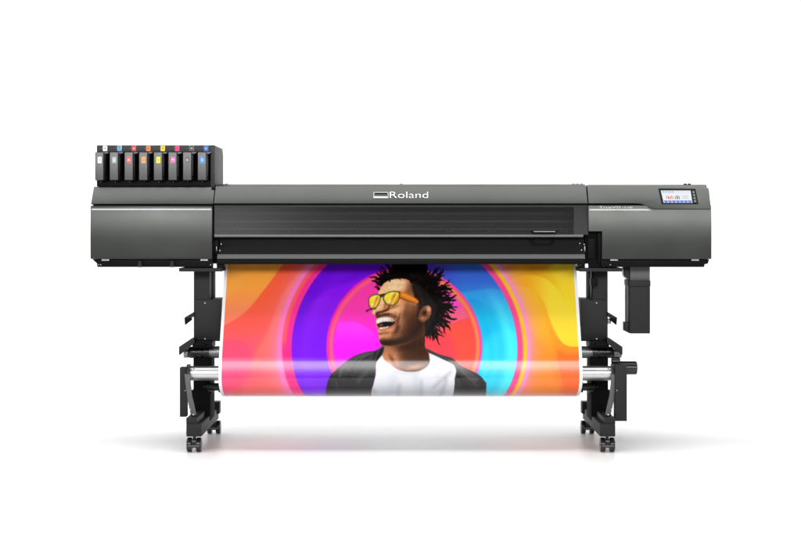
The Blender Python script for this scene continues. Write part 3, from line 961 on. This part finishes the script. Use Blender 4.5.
    teeth = mask_poly(smooth_pts(A([(209, 366), (216, 352), (236, 344), (280, 343), (306, 353), (314, 361), (304, 368), (284, 366), (258, 366), (236, 370), (222, 376), (212, 378)])), 0.25)
    lay(teeth, mixc((246, 240, 230), (196, 152, 118), sm(GX, 386, 397)))
    for x in (228, 246, 263, 280, 296, 309):
        lay(mask_poly(A([(x - 1.2, 349), (x + 1.2, 349), (x + 1.2, 370), (x - 1.2, 370)])) * 0.5 * teeth, (136, 92, 68))
    lay(mask_poly(smooth_pts(A([(226, 403), (240, 399), (264, 396), (284, 391), (272, 400), (246, 406), (230, 407)])), 0.3) * 0.85, (226, 196, 178))
    lay(mask_poly(smooth_pts(A([(228, 414), (262, 408), (296, 398), (312, 388), (302, 406), (270, 420), (240, 424)])), 0.4) * 0.8, (176, 106, 84))
    blob(*A([(256, 432)])[0], 6, 1.4, (92, 54, 38), 0.7, -6, face)
    # stubble grain
    n = box_blur(rng.normal(0, 1, (H_, W_)).astype(np.float32), 1)
    jaw = np.clip(mask_poly(smooth_pts(A([(224, 440), (300, 430), (350, 380), (420, 330), (480, 330), (490, 440), (400, 500), (250, 506)])), 2.0), 0, 1) * face
    lay(np.clip(n * 0.8, 0, 1) * jaw * 0.38, (40, 26, 20))
    sb = mask_poly(smooth_pts(A([(412, 150), (440, 150), (470, 230), (476, 290), (452, 340), (440, 330), (446, 280), (430, 230)])), 0.8)
    lay(sb * 0.85, (36, 27, 23))
    # ear
    ear = mask_poly(smooth_pts(A([(452, 352), (452, 326), (464, 298), (484, 280), (508, 274), (524, 290), (524, 316), (512, 344), (488, 364), (464, 368)])), 0.15)
    lay(ear, (142, 86, 58))
    blob(*A([(508, 296)])[0], 2.4, 3.6, (206, 140, 106), 0.9, 20, ear)
    blob(*A([(486, 318)])[0], 2.2, 3.4, (66, 36, 24), 0.95, 25, ear)
    blob(*A([(470, 348)])[0], 3.0, 2.4, (196, 126, 92), 0.9, 0, ear)
    # sunglasses: far arm, orange near arm, two yellow mirror lenses
    lay(mask_poly(smooth_pts(A([(148, 306), (160, 296), (184, 290), (204, 286), (206, 294), (170, 300), (154, 312)]))), (36, 28, 26))
    arm = mask_poly(A([(336, 188), (352, 192), (400, 212), (442, 234), (456, 250), (452, 266), (430, 262), (388, 250), (338, 232)]))
    lay(mask_poly(A([(338, 190), (352, 194), (400, 214), (440, 236), (452, 250), (450, 262), (430, 258), (390, 246), (340, 228)]), 0.15), (232, 124, 26))
    lay(mask_poly(A([(352, 200), (400, 220), (436, 242), (430, 248), (390, 234), (350, 214)]), 0.3) * 0.7, (255, 158, 48))
    lay(mask_poly(A([(344, 224), (390, 242), (430, 256), (428, 262), (386, 252), (342, 232)]), 0.2) * 0.6, (120, 60, 16))
    fr = (66, 60, 44)
    l1 = smooth_pts(A([(162, 250), (168, 226), (190, 212), (218, 208), (232, 218), (232, 244), (222, 270), (202, 290), (180, 294), (166, 278)]))
    l2 = smooth_pts(A([(246, 226), (262, 204), (296, 192), (332, 192), (346, 204), (342, 232), (328, 262), (300, 276), (270, 270), (252, 252)]))
    lay(mask_poly(smooth_pts(A([(226, 214), (240, 208), (258, 206), (256, 226), (244, 224), (232, 230)]))), fr)
    for l, c in ((l1, np.array(A([(198, 252)])[0])), (l2, np.array(A([(296, 234)])[0]))):
        lay(mask_poly(l), fr)
        inner = mask_poly(c + (l - c) * 0.87, 0.15)
        lay(inner, mixc((255, 236, 60), (236, 160, 10), sm(GY + (GX - c[0]) * 0.5, c[1] - 6, c[1] + 8)))
        blob(c[0] - 1.5 * 1, c[1] + 3.2, 1.8, 1.6, (255, 252, 214), 0.8, 30, inner)
        blob(c[0] + 2.6, c[1] - 2.6, 2.6, 1.5, (206, 92, 14), 0.65, -40, inner)
        s = 1 if c[0] < 380 else 1.25
        for dx, wd, col, al in ((-2.0, 1.0, (255, 250, 170), .7), (0.6, .8, (214, 110, 12), .75), (2.4, .9, (255, 244, 180), .8), (3.8, .7, (226, 128, 20), .7)):
            q = [(c[0] + (dx - 2.4) * s, c[1] + 6), (c[0] + (dx + 2.4) * s, c[1] - 6), (c[0] + (dx + 2.4 + wd) * s, c[1] - 6), (c[0] + (dx - 2.4 + wd) * s, c[1] + 6)]
            lay(mask_poly(q, 0.35) * inner * al, col)
    # crisper modelling of the skin: stronger light and dark, pores and sheen
    skin = np.clip(face + neck + ear - teeth - mask_poly(l1) - mask_poly(l2) - arm, 0, 1)
    L = img.mean(-1, keepdims=True)
    k = np.clip(1.0 + (L - 0.345) * 1.9, 0.5, 1.45)
    img = img * (1 - skin[..., None]) + np.clip(img * k, 0, 1) * skin[..., None]
    for x, y, rx, ry, a, ro in ((318, 156, 13, 4.0, .55, -8), (352, 168, 7, 3.0, .35, 10), (236, 268, 1.6, 5.5, .7, 10), (348, 294, 6.0, 3.4, .6, -20), (212, 298, 1.5, 1.5, .6, 0),
                                (352, 366, 1.8, 6.0, .45, 14), (246, 446, 3.0, 3.2, .5, 0), (262, 160, 3.0, 5.0, .4, 20), (300, 330, 5, 1.2, .25, 0), (420, 262, 5, 1.6, .4, 20)):
        blob(*A([(x, y)])[0], rx, ry, (244, 190, 150), a, ro, skin)
    for x, y, rx, ry, a, ro in ((376, 290, 6, 4, .45, -20), (392, 250, 5, 3, .4, 15), (330, 440, 5, 6, .35, 20), (285, 446, 7, 3, .35, 0), (430, 300, 4, 6, .3, 10)):
        blob(*A([(x, y)])[0], rx, ry, (206, 136, 88), a, ro, skin)
    for x, y, rx, ry, a, ro in ((372, 320, 3, 14, .5, 18), (336, 352, 1.2, 7, .7, 16), (322, 420, 2.2, 7, .5, 35), (432, 330, 7, 16, .45, 14), (300, 492, 16, 3, .6, -6), (392, 430, 12, 10, .45, 0),
                                (262, 262, 1.6, 5, .5, 14), (300, 284, 8, 1.6, .5, -14), (226, 436, 5, 1.3, .5, 10), (206, 340, 3, 1.2, .5, 0), (452, 500, 12, 12, .5, 0)):
        blob(*A([(x, y)])[0], rx, ry, (58, 30, 16), a, ro, skin)
    for x, y, rx, ry, a, ro in ((262, 488, 7, 3.2, .65, 8), (250, 470, 3.4, 2.6, .45, 0), (300, 486, 10, 2.8, .55, -8), (360, 474, 10, 3.2, .5, -22), (420, 430, 9, 5.0, .55, -40), (456, 384, 4, 7.0, .6, 10),
                                (262, 324, 7.5, 1.5, .6, -4), (222, 334, 2.6, 1.6, .6, 20), (320, 336, 2.4, 3.0, .5, -30), (330, 400, 2.0, 6.0, .35, 20)):
        blob(*A([(x, y)])[0], rx, ry, (34, 20, 14), a, ro, face * (1 - teeth))
    pore = box_blur(rng.normal(0, 1, (H_, W_)).astype(np.float32), 1)
    pore /= pore.std()
    img = np.clip(img * (1 + 0.05 * (pore * skin)[..., None]), 0, 1)
    # brown glints in the locks
    hairm = np.clip(mass, 0, 1) * (1 - face)
    for _ in range(150):
        a_ = rng.uniform(-2.6, 1.1); r_ = rng.uniform(17, 38)
        p = (hub[0] + math.cos(a_) * r_, hub[1] + math.sin(a_) * r_)
        q = (p[0] + math.cos(a_ + rng.normal(0, .5)) * 4, p[1] + math.sin(a_ + rng.normal(0, .5)) * 4)
        d = np.array(q) - np.array(p); n = np.array([-d[1], d[0]]) / 4 * rng.uniform(.15, .4)
        lay(mask_poly([p + n, np.array(q), p - n]) * hairm * 0.8, (50, 34, 31))
    # a few hairs over the brow
    for bx_, by, tx, ty in ((262, 120, 230, 150), (250, 110, 204, 130), (300, 110, 280, 140), (350, 105, 345, 128), (400, 112, 416, 150)):
        p, q = A([(bx_, by), (tx, ty)])
        lock(p, q, 1.6, black, 0.4)

def paint_clothes():
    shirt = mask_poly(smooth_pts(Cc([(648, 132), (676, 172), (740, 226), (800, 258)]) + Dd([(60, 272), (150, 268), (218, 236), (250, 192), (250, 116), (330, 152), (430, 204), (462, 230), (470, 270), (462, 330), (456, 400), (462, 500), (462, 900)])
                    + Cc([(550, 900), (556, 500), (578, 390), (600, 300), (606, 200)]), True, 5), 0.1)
    lay(shirt, mixc((236, 236, 240), (206, 209, 216), sm(GY, 374, 398)))  # painted shade: white shirt darkens towards the curl at the bottom
    rib = mask_poly(smooth_pts(Cc([(648, 132), (676, 172), (740, 226), (800, 258)]) + Dd([(60, 272), (150, 268), (218, 236), (250, 192), (252, 206), (222, 256), (150, 292), (60, 300)]) + Cc([(796, 288), (724, 254), (660, 200)]), True, 5), 0.5)
    lay(rib * shirt * 0.35, (190, 190, 198))
    for cx_, rx, a in ((352, 4, .20), (392, 5, .14), (418, 4, .16), (440, 3, .12)):
        blob(cx_, 392, rx, 22, (186, 194, 206), a * 2.6, 8 if cx_ < 400 else -8, shirt)
    for pts, a in (([(352, 374), (356, 376), (378, 392), (374, 394)], .4), ([(450, 370), (453, 372), (434, 390), (431, 388)], .4), ([(362, 366), (365, 366), (372, 400), (366, 400)], .35),
                   ([(398, 384), (402, 384), (399, 410), (394, 410)], .35), ([(444, 378), (448, 378), (442, 408), (436, 408)], .4), ([(420, 380), (423, 380), (424, 410), (419, 410)], .3)):
        lay(mask_poly(pts, 1.1) * shirt * a, (150, 154, 164))
    jl = mask_poly(smooth_pts(Cc([(140, 900), (175, 478), (214, 322), (256, 268), (330, 200), (420, 140), (510, 106), (600, 91), (668, 58), (656, 124), (606, 196), (600, 290), (580, 380), (558, 478), (540, 900)]), True, 5), 0.1)
    lay(jl, mixc((52, 52, 54), (24, 24, 25), sm(GY, 356, 384)))
    jr = mask_poly(smooth_pts(Dd([(218, 74), (330, 124), (440, 158), (500, 214), (600, 264), (660, 298), (706, 350), (724, 420), (730, 900), (460, 900), (456, 400), (464, 300), (470, 268), (456, 224), (430, 202), (330, 152), (236, 106)]), True, 5), 0.1)
    lay(jr, mixc((56, 55, 56), (26, 25, 26), sm(GY, 360, 388)))
    for x0, y0, x1, y1, c, wd, m in ((350, 372, 345, 402, (18, 18, 19), 1.6, jl), (338, 368, 342, 404, (24, 24, 25), 1.2, jl), (352, 360, 372, 350, (80, 80, 82), 1.6, jl),
                                     (358, 366, 372, 354, (26, 26, 26), 1.1, jl), (362, 384, 358, 405, (20, 20, 20), 1.5, jl), (330, 380, 334, 405, (14, 14, 15), 2.4, jl),
                                     (345, 362, 350, 372, (84, 84, 86), 1.6, jl), (368, 372, 364, 396, (62, 62, 64), 1.3, jl), (376, 352, 371, 372, (22, 22, 22), 1.0, jl),
                                     (458, 376, 474, 398, (14, 14, 14), 0.9, jr), (462, 372, 478, 388, (92, 88, 86), 2.2, jr), (480, 378, 484, 396, (16, 16, 16), 1.3, jr),
                                     (474, 370, 482, 382, (96, 92, 90), 2.0, jr), (456, 378, 459, 402, (22, 22, 22), 1.8, jr), (432, 354, 452, 362, (64, 64, 66), 1.0, jr)):
        d = np.array([x1 - x0, y1 - y0], float)
        n = np.array([-d[1], d[0]]) / np.hypot(*d) * wd * .5
        a, b = np.array([x0, y0]), np.array([x1, y1])
        c = tuple(int(v * (0.4 if v < 40 else 0.85)) for v in c)
        lay(mask_poly([a + n, b + n * .5, b - n * .5, a - n], wd * .4) * m * 0.9, c)
    for pts, c, a, bl, m in ((Cc([(640, 84), (668, 58), (652, 128), (606, 196), (600, 260), (590, 240), (594, 180)]), (20, 20, 21), .9, .25, jl),
                             (Cc([(430, 150), (520, 112), (600, 98), (560, 128), (480, 160), (420, 200)]), (98, 98, 100), .55, .8, jl),
                             (Cc([(410, 200), (470, 150), (430, 220), (400, 300), (386, 330)]), (14, 14, 15), .9, .35, jl),
                             (Cc([(300, 250), (350, 205), (330, 260), (300, 330), (286, 320)]), (92, 92, 94), .5, .8, jl),
                             (Cc([(440, 330), (520, 250), (560, 230), (520, 300), (450, 380)]), (80, 80, 82), .5, .9, jl),
                             (Cc([(262, 330), (276, 330), (320, 520), (300, 520)]), (78, 78, 80), .4, .5, jl),
                             (Cc([(392, 330), (404, 330), (408, 520), (390, 520)]), (10, 10, 11), .8, .5, jl),
                             (Cc([(520, 320), (536, 330), (500, 520), (476, 520)]), (12, 12, 12), .8, .6, jl),
                             (Dd([(470, 300), (484, 296), (610, 470), (596, 480)]), (10, 10, 10), .8, .3, jr),
                             (Dd([(500, 240), (600, 280), (660, 320), (640, 360), (560, 320), (500, 280)]), (104, 101, 98), .5, .9, jr),
                             (Dd([(664, 310), (690, 340), (704, 420), (690, 420), (680, 360)]), (10, 10, 10), .85, .3, jr),
                             (Dd([(250, 100), (340, 136), (440, 170), (440, 182), (330, 150)]), (84, 84, 86), .5, .3, jr),
                             (Dd([(470, 330), (500, 340), (510, 520), (480, 520)]), (70, 68, 68), .4, .7, jr)):
        lay(mask_poly(pts, bl) * m * a, c)
    gr = box_blur(rng.normal(0, 1, (H_, W_)).astype(np.float32), 1)
    lay(np.clip(gr, 0, 1) * np.clip(jl + jr, 0, 1) * 0.18, (92, 92, 94))

paint_background()
paint_person()
paint_clothes()
img = np.clip(box_blur(img, 1), 0, 1)

def sheet():
    # side-on course of the paper: out of the body, down to the front, a hanging loop, then back to the take-up core
    prof = []
    z_top, z_bend = P(CX, 259.0, 0.292).z, P(CX, 354.5, 0.050).z
    for k in range(200):
        t = k / 200
        prof.append((0.292 + (0.050 - 0.292) * t, z_top + (z_bend - z_top) * t))
    d0 = math.atan2(0.292 - 0.050, z_top - z_bend)         # slope at the bend
    # turn from that slope to vertical, over the roller's height, then the loop
    y, z, a = 0.050, z_bend, d0
    # the bend eases off: quick at first, then nearly straight over the roller, then the loop
    n1, L1 = 120, 0.106
    for k in range(n1):
        prof.append((y, z))
        ll = (k + .5) / n1 * L1
        aa = np.interp(ll, [0, 0.034, 0.100, 0.106], [d0, R(13.2), R(6.4), 0])
        y -= math.sin(aa) * L1 / n1
        z -= math.cos(aa) * L1 / n1
    z_low = P(CX, 397.0, y + 0.27).z + 0.004
    hy, hz = 0.29, z - z_low
    for k in range(130):
        t = math.pi / 2 * k / 129 * 1.25
        prof.append((y + hy * (1 - math.cos(t)), z - hz * math.sin(t)))
    prof = np.array(prof)
    # even spacing along the sheet
    seg = np.hypot(*np.diff(prof, axis=0).T)
    s = np.concatenate([[0], np.cumsum(seg)])
    rows = 400
    st = np.linspace(0, s[-1], rows)
    py_, pz = np.interp(st, s, prof[:, 0]), np.interp(st, s, prof[:, 1])
    # picture row for each row of the sheet: scaled so the figure keeps its height in the hanging part
    pv = HZ + (CZ - pz) / (S0 * (D + py_) / D)
    low = int(np.argmax(pv))
    step = np.maximum(np.diff(pv, prepend=pv[0] - 0.4), 0.0)
    pv = pv[0] + np.cumsum(np.where(np.arange(rows) < low, np.maximum(step, 0.10), 0.30))
    cols = 900
    half = 182.2 * sY(0.02)
    margin = 3.1 * sY(0.02)
    u = np.linspace(-half, half, cols)
    # the picture's horizontal scale, taken at the middle of the sheet
    pu = CX + u / sY(0.12)
    VX = np.broadcast_to(u, (rows, cols))
    VY = np.broadcast_to(py_[:, None], (rows, cols)).copy()
    VZ = np.broadcast_to(pz[:, None], (rows, cols)).copy()
    # very slight waviness of real media, free of the roller
    wav = 0.0018 * np.sin(u[None, :] * 5.1 + 0.6) * np.sin(np.linspace(0, 3.1, rows))[:, None] + 0.0007 * np.sin(u[None, :] * 13.0 + st[:, None] * 4)
    VY += wav
    co = np.stack([VX, VY, VZ], -1).reshape(-1, 3).astype(np.float32)
    idx = np.arange(rows * cols).reshape(rows, cols)
    f = np.stack([idx[:-1, :-1], idx[1:, :-1], idx[1:, 1:], idx[:-1, 1:]], -1).reshape(-1, 4)
    me = bpy.data.meshes.new('printed_sheet')
    me.vertices.add(len(co))
    me.vertices.foreach_set('co', co.ravel())
    me.loops.add(f.size)
    me.loops.foreach_set('vertex_index', f.ravel().astype(np.int32))
    me.polygons.add(len(f))
    me.polygons.foreach_set('loop_start', np.arange(0, f.size, 4, dtype=np.int32))
    me.polygons.foreach_set('use_smooth', np.ones(len(f), bool))
    me.update(calc_edges=True)
    # colours
    fx = np.clip((pu - PX0) * SS - .5, 0, W_ - 1.001)
    fy = np.clip((pv - PY0) * SS - .5, 0, H_ - 1.001)
    x0, y0 = fx.astype(int), fy.astype(int)
    tx, ty = (fx - x0)[None, :, None], (fy - y0)[:, None, None]
    c = (img[y0][:, x0] * (1 - tx) + img[y0][:, x0 + 1] * tx) * (1 - ty) + (img[y0 + 1][:, x0] * (1 - tx) + img[y0 + 1][:, x0 + 1] * tx) * ty
    c = np.where(c <= 0.04045, c / 12.92, ((c + 0.055) / 1.055) ** 2.4) * 0.87
    edge = (np.abs(u) > half - margin)[None, :, None]
    c = np.where(edge, 0.86, c)
    rgba = np.concatenate([c, np.ones((rows, cols, 1))], -1).astype(np.float32)
    at = me.attributes.new('print_colour', 'FLOAT_COLOR', 'POINT')
    at.data.foreach_set('color', rgba.ravel())
    m = bpy.data.materials.new('glossy_printed_vinyl')
    m.use_nodes = True
    nt = m.node_tree
    b = nt.nodes['Principled BSDF']
    an = nt.nodes.new('ShaderNodeAttribute')
    an.attribute_name = 'print_colour'
    ge = nt.nodes.new('ShaderNodeNewGeometry')
    mx = nt.nodes.new('ShaderNodeMix')
    mx.data_type = 'RGBA'
    nt.links.new(ge.outputs['Backfacing'], mx.inputs[0])
    nt.links.new(an.outputs['Color'], mx.inputs[6])
    mx.inputs[7].default_value = (0.85, 0.85, 0.85, 1)          # unprinted back of the sheet
    nt.links.new(mx.outputs[2], b.inputs['Base Color'])
    b.inputs['Roughness'].default_value = 0.20
    b.inputs['Specular IOR Level'].default_value = 0.5
    me.materials.append(m)
    o = bpy.data.objects.new('printed_sheet', me)
    COL.objects.link(o)
    o['label'] = 'glossy colour print of a laughing man in yellow sunglasses, hanging from the printer'
    o['category'] = 'print'
    me.flip_normals() if me.polygons[1000].normal.y > 0 else None
sheet()
